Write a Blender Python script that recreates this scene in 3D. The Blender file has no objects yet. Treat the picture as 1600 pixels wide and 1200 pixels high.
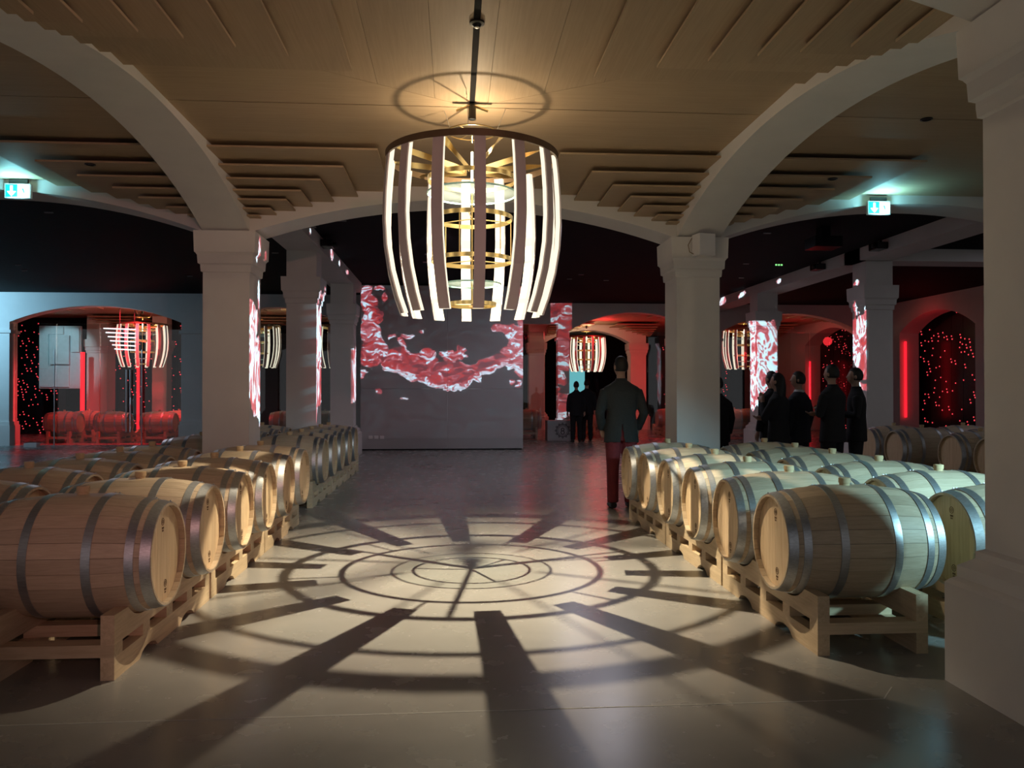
import bpy, bmesh, math, random
from mathutils import Vector, Matrix
PI = math.pi
random.seed(7)
SC = bpy.context.scene
COL = SC.collection

# ------------------------------------------------------------------ camera
F_PX, CAM_H = 1250.0, 1.45
cd = bpy.data.cameras.new('camera'); cam = bpy.data.objects.new('camera', cd); COL.objects.link(cam)
cd.sensor_width = 36.0; cd.lens = F_PX / 1600 * 36.0; cd.clip_start = .05; cd.clip_end = 200
cam.location = (0, 0, CAM_H)
cam.rotation_euler = (PI / 2 + math.atan(12 / F_PX), 0, -math.atan(89 / F_PX))
SC.camera = cam

# ------------------------------------------------------------------ world / exposure
w = bpy.data.worlds.new('world'); SC.world = w; w.use_nodes = True
w.node_tree.nodes['Background'].inputs[0].default_value = (0.97, 0.96, 1.0, 1)
w.node_tree.nodes['Background'].inputs[1].default_value = 0.19
SC.view_settings.view_transform = 'Standard'
SC.view_settings.look = 'None'
SC.view_settings.gamma = 1.0
SC.view_settings.use_curve_mapping = False
SC.view_settings.exposure = 0.22
SC.cycles.use_denoising = True
SC.cycles.max_bounces = 6
SC.cycles.diffuse_bounces = 4
SC.cycles.transparent_max_bounces = 12
SC.cycles.caustics_reflective = False
SC.cycles.caustics_refractive = False
SC.cycles.sample_clamp_indirect = 4.0

# ------------------------------------------------------------------ layout (metres; camera at origin, +Y into the hall)
XL, XR = -2.57, 2.845            # centres of the two column lines of the middle bay
YN, YF = 3.49, 9.455             # near and far column rows
HS = .257                        # half width of a shaft
Z_SPR, Z_CEIL = 3.25, 3.80
Z_BLK = 4.13                     # black ceiling of the hall
CX = (XL + XR) / 2; CY = 6.5

# ------------------------------------------------------------------ helpers
class MB:
    def __init__(s): s.v = []; s.f = []
    def add(s, vs, fs):
        o = len(s.v); s.v += [tuple(p) for p in vs]; s.f += [tuple(i + o for i in f) for f in fs]; return s
    def box(s, x0, x1, y0, y1, z0, z1):
        return s.add([(x0,y0,z0),(x1,y0,z0),(x1,y1,z0),(x0,y1,z0),(x0,y0,z1),(x1,y0,z1),(x1,y1,z1),(x0,y1,z1)],
                     [(0,3,2,1),(4,5,6,7),(0,1,5,4),(1,2,6,5),(2,3,7,6),(3,0,4,7)])
    def prism(s, poly, axis, a, b):
        # poly in the two remaining axes (in xyz order), extruded along axis from a to b
        def mk(p, t):
            return {'x': (t, p[0], p[1]), 'y': (p[0], t, p[1]), 'z': (p[0], p[1], t)}[axis]
        n = len(poly)
        vs = [mk(p, a) for p in poly] + [mk(p, b) for p in poly]
        fs = [tuple(range(n - 1, -1, -1)), tuple(range(n, 2 * n))] + [(i, (i + 1) % n, n + (i + 1) % n, n + i) for i in range(n)]
        return s.add(vs, fs)
    def loft(s, rings, close_ends=True, closed=True):
        n = len(rings[0]); vs = [p for r in rings for p in r]; fs = []
        for k in range(len(rings) - 1):
            for i in range(n if closed else n - 1):
                a, b = k * n + i, k * n + (i + 1) % n
                fs.append((a, b, b + n, a + n))
        if close_ends:
            fs.append(tuple(range(n - 1, -1, -1))); m = (len(rings) - 1) * n; fs.append(tuple(range(m, m + n)))
        return s.add(vs, fs)
    def lathe(s, prof, n=32, c=(0, 0, 0), axis='z', caps=True):
        rings = []
        for r, h in prof:
            ring = []
            for i in range(n):
                a = 2 * PI * i / n; p, q = r * math.cos(a), r * math.sin(a)
                ring.append((c[0] + p, c[1] + q, c[2] + h) if axis == 'z' else (c[0] + h, c[1] + p, c[2] + q) if axis == 'x' else (c[0] + q, c[1] + h, c[2] + p))
            rings.append(ring)
        return s.loft(rings, caps)
    def ring(s, ro, ri, z0, z1, n=48, c=(0, 0), axis='z'):
        rings = []
        for r, h in ((ro, z0), (ro, z1), (ri, z1), (ri, z0), (ro, z0)):
            ring = []
            for i in range(n):
                a = 2 * PI * i / n
                ring.append((c[0] + r * math.cos(a), c[1] + r * math.sin(a), h))
            rings.append(ring)
        return s.loft(rings, False)
    def tube(s, pts, rad, n=8):
        pts = [Vector(p) for p in pts]
        rads = rad if isinstance(rad, (list, tuple)) else [rad] * len(pts)
        rings = []; up = None
        for k, p in enumerate(pts):
            t = (pts[min(k + 1, len(pts) - 1)] - pts[max(k - 1, 0)]).normalized()
            if up is None or abs(t.dot(up)) > .95:
                up = Vector((0, 0, 1)) if abs(t.z) < .9 else Vector((0, 1, 0))
            a = t.cross(up).normalized(); b = a.cross(t).normalized(); up = b
            rings.append([tuple(p + (a * math.cos(2 * PI * i / n) + b * math.sin(2 * PI * i / n)) * rads[k]) for i in range(n)])
        return s.loft(rings)
    def sphere(s, c, r, n=16, m=10):
        rx, ry, rz = r if isinstance(r, (tuple, list)) else (r, r, r)
        rings = []
        for j in range(m + 1):
            t = PI * (j / m); t = min(max(t, .02), PI - .02)
            rings.append([(c[0] + rx * math.sin(t) * math.cos(2 * PI * i / n), c[1] + ry * math.sin(t) * math.sin(2 * PI * i / n), c[2] - rz * math.cos(t)) for i in range(n)])
        return s.loft(rings)
    def mesh(s, name, mat, smooth=False):
        me = bpy.data.meshes.new(name); me.from_pydata(s.v, [], s.f)
        bm = bmesh.new(); bm.from_mesh(me); bmesh.ops.recalc_face_normals(bm, faces=bm.faces); bm.to_mesh(me); bm.free()
        if mat is not None: me.materials.append(mat)
        if smooth:
            me.polygons.foreach_set('use_smooth', [True] * len(me.polygons))
            try: me.set_sharp_from_angle(angle=math.radians(40))
            except Exception: pass
        return me
    def build(s, name, mat, parent=None, smooth=False, bevel=0):
        o = link(name, s.mesh(name, mat, smooth), parent)
        if bevel:
            m = o.modifiers.new('bevel', 'BEVEL'); m.width = bevel; m.segments = 2; m.limit_method = 'ANGLE'
        return o

def link(name, me, parent=None, loc=None):
    o = bpy.data.objects.new(name, me); COL.objects.link(o)
    if parent is not None: o.parent = parent
    if loc is not None: o.location = loc
    return o
def empty(name, loc=(0, 0, 0), rz=0):
    o = bpy.data.objects.new(name, None); COL.objects.link(o); o.location = loc; o.rotation_euler = (0, 0, rz); o.empty_display_size = .1
    return o
def tag(o, label=None, cat=None, group=None, kind=None):
    if label: o['label'] = label
    if cat: o['category'] = cat
    if group: o['group'] = group
    if kind: o['kind'] = kind
    return o
def copy_tree(o, parent=None, skip=()):
    c = o.copy(); COL.objects.link(c); c.parent = parent
    for ch in [k for k in o.children]:
        if ch.type == 'LIGHT' or ch.name.split('.')[0] in skip: continue
        copy_tree(ch, c, skip)
    return c
def lamp(name, kind, loc, energy, color, parent=None, target=None, **kw):
    l = bpy.data.lights.new(name, kind); l.energy = energy; l.color = color
    for k, v in kw.items(): setattr(l, k, v)
    o = bpy.data.objects.new(name, l); COL.objects.link(o); o.location = loc
    if parent is not None: o.parent = parent
    if target is not None:
        o.rotation_euler = (Vector(target) - Vector(loc)).to_track_quat('-Z', 'Y').to_euler()
    return o

# ------------------------------------------------------------------ materials
MAT = {}
def new_mat(name):
    m = bpy.data.materials.new(name); m.use_nodes = True; MAT[name] = m
    return m, m.node_tree, m.node_tree.nodes['Principled BSDF']
def ramp(nt, stops):
    r = nt.nodes.new('ShaderNodeValToRGB'); e = r.color_ramp.elements
    e[0].position = stops[0][0]; e[0].color = (*stops[0][1], 1)
    e[len(e) - 1].position = stops[-1][0]; e[len(e) - 1].color = (*stops[-1][1], 1)
    for p, c in stops[1:-1]: e.new(p).color = (*c, 1)
    return r
def noise(nt, scale, detail=4, rough=.55, stretch=None, dist=0, coord='Object'):
    tc = nt.nodes.new('ShaderNodeTexCoord'); mp = nt.nodes.new('ShaderNodeMapping'); n = nt.nodes.new('ShaderNodeTexNoise')
    nt.links.new(tc.outputs[coord], mp.inputs[0]); nt.links.new(mp.outputs[0], n.inputs['Vector'])
    if stretch: mp.inputs['Scale'].default_value = stretch
    n.inputs['Scale'].default_value = scale; n.inputs['Detail'].default_value = detail; n.inputs['Roughness'].default_value = rough
    n.inputs['Distortion'].default_value = dist
    return n
def plain(name, c, rough=.6, metal=0, var=.06, scale=8, bump=0, spec=.5, stretch=None):
    m, nt, b = new_mat(name)
    n = noise(nt, scale, stretch=stretch)
    r = ramp(nt, [(.3, tuple(max(0, x * (1 - var)) for x in c)), (.7, tuple(min(1, x * (1 + var)) for x in c))])
    nt.links.new(n.outputs['Fac'], r.inputs[0]); nt.links.new(r.outputs[0], b.inputs['Base Color'])
    b.inputs['Roughness'].default_value = rough; b.inputs['Metallic'].default_value = metal; b.inputs['Specular IOR Level'].default_value = spec
    if bump:
        bp = nt.nodes.new('ShaderNodeBump'); bp.inputs['Strength'].default_value = bump; bp.inputs['Distance'].default_value = .01
        nt.links.new(n.outputs['Fac'], bp.inputs['Height']); nt.links.new(bp.outputs[0], b.inputs['Normal'])
    return m
def wood(name, c0, c1, stretch, scale=6, rough=.5, per_obj=.18, bump=.15):
    m, nt, b = new_mat(name)
    n = noise(nt, scale, 6, .6, stretch, .6)
    oi = nt.nodes.new('ShaderNodeObjectInfo')
    # every board draws its own stretch of grain
    tc = [x for x in nt.nodes if x.type == 'TEX_COORD'][0]; mp = [x for x in nt.nodes if x.type == 'MAPPING'][0]
    cmb = nt.nodes.new('ShaderNodeCombineXYZ'); mul = nt.nodes.new('ShaderNodeMath'); mul.operation = 'MULTIPLY'; mul.inputs[1].default_value = 37
    nt.links.new(oi.outputs['Random'], mul.inputs[0])
    for k in range(3): nt.links.new(mul.outputs[0], cmb.inputs[k])
    nt.links.new(cmb.outputs[0], mp.inputs['Location'])
    r = ramp(nt, [(.28, c0), (.72, c1)]); nt.links.new(n.outputs['Fac'], r.inputs[0])
    hv = nt.nodes.new('ShaderNodeHueSaturation'); mr = nt.nodes.new('ShaderNodeMapRange')
    mr.inputs[3].default_value = 1 - per_obj; mr.inputs[4].default_value = 1 + per_obj
    nt.links.new(oi.outputs['Random'], mr.inputs[0]); nt.links.new(mr.outputs[0], hv.inputs['Value'])
    nt.links.new(r.outputs[0], hv.inputs['Color']); nt.links.new(hv.outputs[0], b.inputs['Base Color'])
    b.inputs['Roughness'].default_value = rough
    bp = nt.nodes.new('ShaderNodeBump'); bp.inputs['Strength'].default_value = bump; bp.inputs['Distance'].default_value = .004
    nt.links.new(n.outputs['Fac'], bp.inputs['Height']); nt.links.new(bp.outputs[0], b.inputs['Normal'])
    return m
def emit(name, c, s):
    m, nt, b = new_mat(name)
    b.inputs['Base Color'].default_value = (*[min(1, x * .25) for x in c], 1)
    b.inputs['Emission Color'].default_value = (*c, 1); b.inputs['Emission Strength'].default_value = s
    return m
plain('plaster', (.72, .69, .665), .75, var=.035, scale=2.5, bump=.04)
plain('grey_wall', (.40, .39, .40), .6, var=.05, scale=1.2)
plain('black_paint', (.008, .008, .010), .85, var=.2, spec=.12)
plain('black_gloss', (.008, .008, .01), .25, var=.2)
plain('dark_void', (.03, .022, .018), .9)
plain('steel', (.52, .54, .56), .42, metal=.9, var=.16, scale=30, stretch=(.4, 6, 6))
plain('brass', (.80, .60, .26), .3, metal=1, var=.05)
plain('bronze_dark', (.22, .15, .09), .45, metal=.6, var=.1)
plain('stave_back', (.74, .66, .65), .45, var=.03)
plain('white_plastic', (.7, .68, .68), .4, var=.02)
plain('bung', (.58, .42, .24), .7)
plain('cap_black', (.012, .012, .012), .35)
wood('oak', (.46, .355, .24), (.60, .48, .34), (1.2, 14, 14), 5, .5, .13)
wood('oak_head', (.56, .385, .22), (.72, .54, .34), (10, 10, .8), 4, .5, .10)
wood('pine', (.50, .36, .22), (.68, .52, .34), (9, .8, 9), 5, .6, .12)
wood('pine_x', (.50, .36, .22), (.68, .52, .34), (.8, 9, 9), 5, .6, .12)
wood('ceil_x', (.40, .285, .175), (.47, .34, .215), (.5, 16, 10), 4, .62, .05, .05)
wood('ceil_y', (.40, .285, .175), (.47, .34, .215), (16, .5, 10), 4, .62, .06, .05)
plain('stamp', (.16, .09, .05), .8)
plain('glass_edge', (.35, .62, .58), .15)
emit('stave_light', (1.0, .90, .70), .95)
emit('tube_light', (1.0, .88, .62), 9)
emit('neon_red', (1.0, .012, .025), 1.5)
emit('led_red', (1.0, .06, .08), 1.3)
emit('sign_green', (.0, .60, .52), 1.1)
emit('sign_white', (.85, 1.0, .97), 1.5)
emit('reflection_white', (.85, .95, 1.0), 2.0)  # glow of the bars that imitate reflected lines
emit('spark_green', (.3, 1.0, .3), 1.0)
plain('jacket_grey', (.028, .030, .030), .85, var=.15, scale=60)
plain('cloth_black', (.010, .010, .013), .9)
plain('cloth_navy', (.018, .020, .030), .9)
plain('trouser_red', (.20, .022, .028), .85, var=.12, scale=40)
plain('shirt', (.6, .6, .62), .8)
plain('skin', (.42, .26, .19), .55)
plain('hair', (.012, .010, .009), .6)
plain('leather', (.012, .010, .009), .4)
plain('pale_block', (.55, .68, .72), .5)

def concrete():
    m, nt, b = new_mat('concrete')
    n1 = noise(nt, .55, 6, .6); n2 = noise(nt, 5, 5, .5); n3 = noise(nt, 60, 3, .6)
    r1 = ramp(nt, [(.3, (.215, .20, .185)), (.7, (.30, .285, .265))]); nt.links.new(n1.outputs['Fac'], r1.inputs[0])
    r2 = ramp(nt, [(.25, (.70, .70, .70)), (.8, (1, 1, 1))]); nt.links.new(n2.outputs['Fac'], r2.inputs[0])
    mx = nt.nodes.new('ShaderNodeMix'); mx.data_type = 'RGBA'; mx.blend_type = 'MULTIPLY'; mx.inputs[0].default_value = .15
    nt.links.new(r1.outputs[0], mx.inputs[6]); nt.links.new(r2.outputs[0], mx.inputs[7]); nt.links.new(mx.outputs[2], b.inputs['Base Color'])
    rr = nt.nodes.new('ShaderNodeMapRange'); rr.inputs[3].default_value = .25; rr.inputs[4].default_value = .29
    nt.links.new(n2.outputs['Fac'], rr.inputs[0]); nt.links.new(rr.outputs[0], b.inputs['Roughness'])
    b.inputs['Specular IOR Level'].default_value = .5
    return m
concrete()
def glass(name, tint, f0=.08):
    m, nt, b = new_mat(name)
    out = nt.nodes['Material Output']; nt.nodes.remove(b)
    tr = nt.nodes.new('ShaderNodeBsdfTransparent'); tr.inputs[0].default_value = (*tint, 1)
    gl = nt.nodes.new('ShaderNodeBsdfGlossy'); gl.inputs['Roughness'].default_value = .02
    fr = nt.nodes.new('ShaderNodeFresnel'); fr.inputs[0].default_value = 1.5
    ad = nt.nodes.new('ShaderNodeMath'); ad.operation = 'ADD'; ad.inputs[1].default_value = f0
    mx = nt.nodes.new('ShaderNodeMixShader')
    nt.links.new(fr.outputs[0], ad.inputs[0]); nt.links.new(ad.outputs[0], mx.inputs[0])
    nt.links.new(tr.outputs[0], mx.inputs[1]); nt.links.new(gl.outputs[0], mx.inputs[2]); nt.links.new(mx.outputs[0], out.inputs[0])
    return m
glass('pane_glass', (.88, .92, .92), .04)
def frosted(name, mix):
    m, nt, b = new_mat(name)
    out = nt.nodes['Material Output']; nt.nodes.remove(b)
    tl = nt.nodes.new('ShaderNodeBsdfTranslucent'); tl.inputs[0].default_value = (.78, .95, .93, 1)
    tr = nt.nodes.new('ShaderNodeBsdfTransparent'); tr.inputs[0].default_value = (.97, .99, .985, 1)
    mx = nt.nodes.new('ShaderNodeMixShader'); mx.inputs[0].default_value = mix
    nt.links.new(tr.outputs[0], mx.inputs[1]); nt.links.new(tl.outputs[0], mx.inputs[2]); nt.links.new(mx.outputs[0], out.inputs[0])
frosted('disc_glass', .006); frosted('disc_glass_low', .02)

# ------------------------------------------------------------------ projector light patterns (node expressions)
class EX:
    def __init__(s, nt, sock): s.nt = nt; s.k = sock
    def op(s, o, b=None, c=None):
        n = s.nt.nodes.new('ShaderNodeMath'); n.operation = o
        for i, q in enumerate((s, b, c)):
            if q is None: continue
            if isinstance(q, EX): s.nt.links.new(q.k, n.inputs[i])
            else: n.inputs[i].default_value = q
        return EX(s.nt, n.outputs[0])
    def __add__(s, b): return s.op('ADD', b)
    __radd__ = __add__
    def __sub__(s, b): return s.op('SUBTRACT', b)
    def __rsub__(s, b): return (s * -1) + b
    def __mul__(s, b): return s.op('MULTIPLY', b)
    __rmul__ = __mul__
    def __truediv__(s, b): return s.op('DIVIDE', b)
    def max(s, b): return s.op('MAXIMUM', b)
    def min(s, b): return s.op('MINIMUM', b)
    def gt(s, b): return s.op('GREATER_THAN', b)
    def lt(s, b): return s.op('LESS_THAN', b)
    def exp(s): return s.op('EXPONENT')
    def abs(s): return s.op('ABSOLUTE')
    def step(s, a, b):
        n = s.nt.nodes.new('ShaderNodeMapRange'); n.interpolation_type = 'SMOOTHSTEP'
        s.nt.links.new(s.k, n.inputs[0]); n.inputs[1].default_value = a; n.inputs[2].default_value = b
        return EX(s.nt, n.outputs[0])
def ex_noise(nt, a, b, scale, detail=2, dist=0, off=0):
    c = nt.nodes.new('ShaderNodeCombineXYZ'); nt.links.new(a.k, c.inputs[0]); nt.links.new(b.k, c.inputs[1]); c.inputs[2].default_value = off
    n = nt.nodes.new('ShaderNodeTexNoise'); nt.links.new(c.outputs[0], n.inputs['Vector'])
    n.inputs['Scale'].default_value = scale; n.inputs['Detail'].default_value = detail; n.inputs['Distortion'].default_value = dist
    return EX(nt, n.outputs['Fac'])
def gauss(a, b, ca, cb, sa, sb):
    p = (a - ca) * (1 / sa); q = (b - cb) * (1 / sb)
    return ((p * p + q * q) * -1).exp()
def pwl(x, pts, kind='LINEAR'):
    # smooth curve through points: sum of smoothstep ramps
    tot = None
    for (x0, y0), (x1, y1) in zip(pts[:-1], pts[1:]):
        t = x.step(x0, x1) * (y1 - y0)
        tot = t if tot is None else tot + t
    return tot + pts[0][1]
WINE = [(.0, (.06, .006, .012)), (.36, (.12, .012, .022)), (.385, (.40, .016, .018)), (.435, (.42, .02, .02)), (.455, (.20, .03, .045)), (.485, (.26, .045, .065)),
        (.50, (.60, .20, .24)), (.52, (.34, .04, .055)), (.55, (.45, .08, .10)), (.565, (.70, .42, .48)), (.58, (.48, .80, 1.0)), (.65, (.60, .90, 1.0)), (.665, (.50, .10, .13)), (.70, (.3, .02, .03)), (.74, (.6, .85, 1.0)), (1, (.5, .05, .06))]
def projector_light(name, loc, axis, energy, fn, parent=None, cone=110, radius=.01):
    l = bpy.data.lights.new(name, 'SPOT'); l.energy = energy; l.shadow_soft_size = radius; l.spot_size = math.radians(cone); l.spot_blend = 0
    o = bpy.data.objects.new(name, l); COL.objects.link(o); o.location = loc
    if parent is not None: o.parent = parent
    o.rotation_euler = Vector(axis).to_track_quat('-Z', 'Y').to_euler()
    l.use_nodes = True; nt = l.node_tree; em = nt.nodes['Emission']
    tc = nt.nodes.new('ShaderNodeTexCoord'); sp = nt.nodes.new('ShaderNodeSeparateXYZ'); nt.links.new(tc.outputs['Normal'], sp.inputs[0])
    x, y, z = (EX(nt, sp.outputs[k]) for k in range(3))
    nz = z.abs().max(.02)
    col, mask = fn(nt, x / nz, y / nz)
    # beam power follows the throw so the picture is even over the surface
    sec = (x * x + y * y + z * z).op('SQRT') / nz
    nt.links.new(col, em.inputs[0]); nt.links.new((mask * sec * sec * sec).k, em.inputs[1])
    return o
def wine_colour(nt, a, b, field, lo, scale, sa=1.0, sb=1.0, off=0, bright=None):
    n = ex_noise(nt, a * sa, b * sb, scale, 3.5, 2.2, off)
    rim = 1 - field.step(lo, lo + .05)
    n2 = n + rim * .14
    if bright is not None: n2 = n2 + bright
    r = ramp(nt, WINE); nt.links.new(n2.k, r.inputs[0])
    return r.outputs[0]

# ------------------------------------------------------------------ structure: floor, ceilings, walls
fl = MB().box(-22, 22, -8, 42, -.2, 0).build('floor', MAT['concrete']); tag(fl, kind='structure', label='polished grey concrete floor of the barrel cellar')
plain('joint', (.42, .40, .37), .5)
for q in ([(-6, 3.615), (2.02, 3.655)], [(2.02, 3.655), (2.14, 3.80)]):
    (x0, y0), (x1, y1) = q
    d = Vector((x1 - x0, y1 - y0, 0)).normalized(); nn = Vector((-d.y, d.x, 0)) * .003
    MB().prism([(x0 - nn.x, y0 - nn.y), (x1 - nn.x, y1 - nn.y), (x1 + nn.x, y1 + nn.y), (x0 + nn.x, y0 + nn.y)], 'z', 0, .0012).build('floor_joint', MAT['joint'], fl)

cl = MB().box(-8.3, 8.6, -2.5, 9.72, 4.0, 4.15).build('ceiling', MAT['dark_void']); tag(cl, kind='structure', label='stepped wooden vault ceiling over the arched bays')
def clip(poly, nx, ny, d):      # keep nx*x+ny*y <= d
    out = []
    for i in range(len(poly)):
        p, q = poly[i], poly[(i + 1) % len(poly)]
        a, b = nx * p[0] + ny * p[1] - d, nx * q[0] + ny * q[1] - d
        if a <= 0: out.append(p)
        if a * b < 0:
            t = a / (a - b); out.append((p[0] + (q[0] - p[0]) * t, p[1] + (q[1] - p[1]) * t))
    return out
def area(p): return abs(sum(p[i][0] * p[(i + 1) % len(p)][1] - p[(i + 1) % len(p)][0] * p[i][1] for i in range(len(p)))) / 2
BX0, BX1, BY0, BY1 = XL + HS, XR - HS, YN + HS, YF - HS
G = .0012
YS = 6.60                        # cross joint of the ceiling
# middle bay: near triangle boarded lengthwise, the rest crosswise, mitred on the diagonals
kx, ky = (BX1 - BX0) / 2 + 1.0, (YS - BY0) + 1.0
W = .43
SLOT = .022
def plank(poly, mat):
    if len(poly) > 2 and area(poly) > .002: MB().prism(poly, 'z', Z_CEIL, Z_CEIL + .02).build('ceiling_plank', MAT[mat], cl)
sl = .62                         # slope of the mitre in plan
x = BX0
while x < BX1:
    xe = min(x + W, BX1)
    for (a, b) in ((x + G, xe - G),):
        parts = [(a, b)]
        if a < CX - SLOT < b: parts = [(a, CX - SLOT)] + ([(CX + SLOT, b)] if b > CX + SLOT else [])
        elif a < CX + SLOT < b: parts = [(CX + SLOT, b)]
        elif a > CX - SLOT and b < CX + SLOT: parts = []
        for p0, p1 in parts:
            poly = [(p0, BY0), (p1, BY0), (p1, YS), (p0, YS)]
            poly = clip(poly, sl, 1, YS - .0 + sl * CX - .004)      # y <= YS - sl*(x-CX)
            poly = clip(poly, -sl, 1, YS - sl * CX - .004)
            plank(poly, 'ceil_y')
    x += W
for y0, y1, lo in ((BY0, YS - .007, True), (YS + .007, BY1, False)):
    n = max(1, round((y1 - y0) / .36)); h = (y1 - y0) / n
    for k in range(n):
        a, b = y0 + k * h + G * .3, y0 + (k + 1) * h - G * .3
        if lo:
            for s in (-1, 1):
                xa, xb = (BX0, CX) if s < 0 else (CX, BX1)
                poly = [(xa, a), (xb, a), (xb, b), (xa, b)]
                poly = clip(poly, -s * sl, -1, -YS - s * sl * CX - .0)   # beyond the mitre
                plank(poly, 'ceil_x')
        else:
            plank([(BX0, a), (BX1, a), (BX1, b), (BX0, b)], 'ceil_x')
# side bays
for xa, xb in ((XL - 5.415 + HS, XL - HS), (XR + HS, XR + 5.415 - HS)):
    for y0, y1 in ((BY0, YS - .006), (YS + .006, BY1)):
        n = round((y1 - y0) / .5); h = (y1 - y0) / n
        for k in range(n): plank([(xa, y0 + k * h + G * .3), (xb, y0 + k * h + G * .3), (xb, y0 + (k + 1) * h - G * .3), (xa, y0 + (k + 1) * h - G * .3)], 'ceil_x')
# stepped boards round each column head
DS = [1.58, 1.21, .94, .70, .51, .30, .13]
ZS = [3.735, 3.668, 3.605, 3.548, 3.495, 3.445, 3.405]
def corner(x, y, sx, sy, dy=0, dxs=1.0, z_off=0, mat='ceil_x', upto=7):
    for d, z in list(zip(DS, ZS))[:upto]:
        x1, y1 = x + sx * d * dxs, y + sy * (d + dy)
        MB().box(min(x, x1), max(x, x1), min(y, y1), max(y, y1), z + z_off, z + z_off + .018).build('ceiling_board', MAT[mat], cl)
corner(BX0, BY1, 1, -1); corner(BX1, BY1, -1, -1)
corner(BX0, BY0, 1, 1, .42, mat='ceil_y'); corner(BX1, BY0, -1, 1, .42, mat='ceil_y')
corner(XL - HS, BY1, -1, -1); corner(XR + HS, BY1, 1, -1)
corner(XL - HS, BY0, -1, 1, .42); corner(XR + HS, BY0, 1, 1, .42)
corner(XR + 5.415 - HS, BY1, -1, -1); corner(XL - 5.415 + HS, BY1, 1, -1)
corner(XL - 5.415 + HS, BY0, 1, 1, .42); corner(XR + 5.415 - HS, BY0, -1, 1, .42)

# columns
def column(x, y, label, cap_z=Z_SPR, top=4.0, plinth=True, hs=HS, mat='plaster', cap=True, zoff=0, plinth_name='plinth'):
    c = empty('column', (x, y, 0)); tag(c, label, 'column')
    def sq(h, z): return [(-h, -h, z), (h, -h, z), (h, h, z), (-h, h, z)]
    z0 = .62 if plinth else 0
    m = MB().loft([sq(hs, z0), sq(hs, cap_z - .46)]); m.build('shaft', MAT[mat], c)
    if plinth:
        e = hs + .128
        MB().loft([sq(e, 0), sq(e, .495), sq(e - .018, .515), sq(e - .04, .53), sq(e - .04, .585), sq(hs + .03, .63), sq(hs + .03, .665), sq(hs, .68)]).build(plinth_name, MAT[mat], c)
    if cap:
        z = cap_z
        MB().loft([sq(hs, z - .46), sq(hs + .018, z - .45), sq(hs + .022, z - .40), sq(hs + .022, z - .375), sq(hs + .045, z - .36), sq(hs + .05, z - .27),
                   sq(hs + .062, z - .25), sq(hs + .075, z - .238), sq(hs + .082, z)]).build('capital', MAT[mat], c)
    if top > cap_z: MB().loft([sq(hs, cap_z), sq(hs, top)]).build('head_block', MAT[mat], c)
    return c
column(XL, YF, 'stout plaster column rising behind the left barrel rows')
column(XR, YF, 'stout plaster column with the small pink box on its capital')
column(XR, YN, 'massive plaster pillar close by at the right edge')
column(XL, YN, 'near plaster pillar standing left of the camera, outside the picture')
column(XL - 5.415, YF, 'plaster column at the outer end of the left side arch')
column(XR + 5.415, YF, 'plaster column at the outer end of the right side arch')

def arch(axis, fixed, a, b, crown, label, spr=Z_SPR, top=4.0, hs=HS, mat='plaster', n=28, name='arch'):
    c0 = (a + b) / 2; h = (b - a) / 2; rise = crown - spr; R = (h * h + rise * rise) / (2 * rise)
    m = MB(); lo = []; hi = []
    for i in range(n + 1):
        t = a + (b - a) * i / n; z = crown - R + math.sqrt(max(0, R * R - (t - c0) ** 2)); lo.append((t, z)); hi.append((t, top))
    vs = []; fs = []
    for s in (-hs, hs):
        for t, z in lo + hi:
            vs.append((t, fixed + s, z) if axis == 'x' else (fixed + s, t, z))
    k = n + 1
    for i in range(n):
        fs += [(i, i + 1, k + i + 1, k + i), (2 * k + i, 2 * k + i + 1, 3 * k + i + 1, 3 * k + i), (i, i + 1, 2 * k + i + 1, 2 * k + i), (k + i, k + i + 1, 3 * k + i + 1, 3 * k + i)]
    fs += [(0, k, 3 * k, 2 * k), (n, k + n, 3 * k + n, 2 * k + n)]
    o = m.add(vs, fs).build(name, MAT[mat]); tag(o, label, 'arch'); return o
YA0, YA1 = BY0, BY1
arch('y', XL, YA0, YA1, 3.735, 'large plaster arch springing from the left column towards the viewer')
arch('y', XR, YA0, YA1, 3.70, 'large plaster arch between the boxed column and the near right pillar')
arch('x', YF, BX0, BX1, 3.655, 'broad plaster arch behind the big chandelier, between the two main columns')
arch('x', YN, BX0, BX1, 3.655, 'plaster arch overhead meeting the near right pillar at the top edge')
arch('x', YF, XL - 5.415 + HS, XL - HS, 3.69, 'left side plaster arch carrying the green exit sign')
arch('x', YF, XR + HS, XR + 5.415 - HS, 3.70, 'right side plaster arch carrying the green exit sign')
arch('x', YN, XR + HS, XR + 5.415 - HS, 3.70, 'plaster arch to the right of the near pillar, outside the picture')
arch('x', YN, XL - 5.415 + HS, XL - HS, 3.70, 'plaster arch to the left of the near left pillar, outside the picture')

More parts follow.
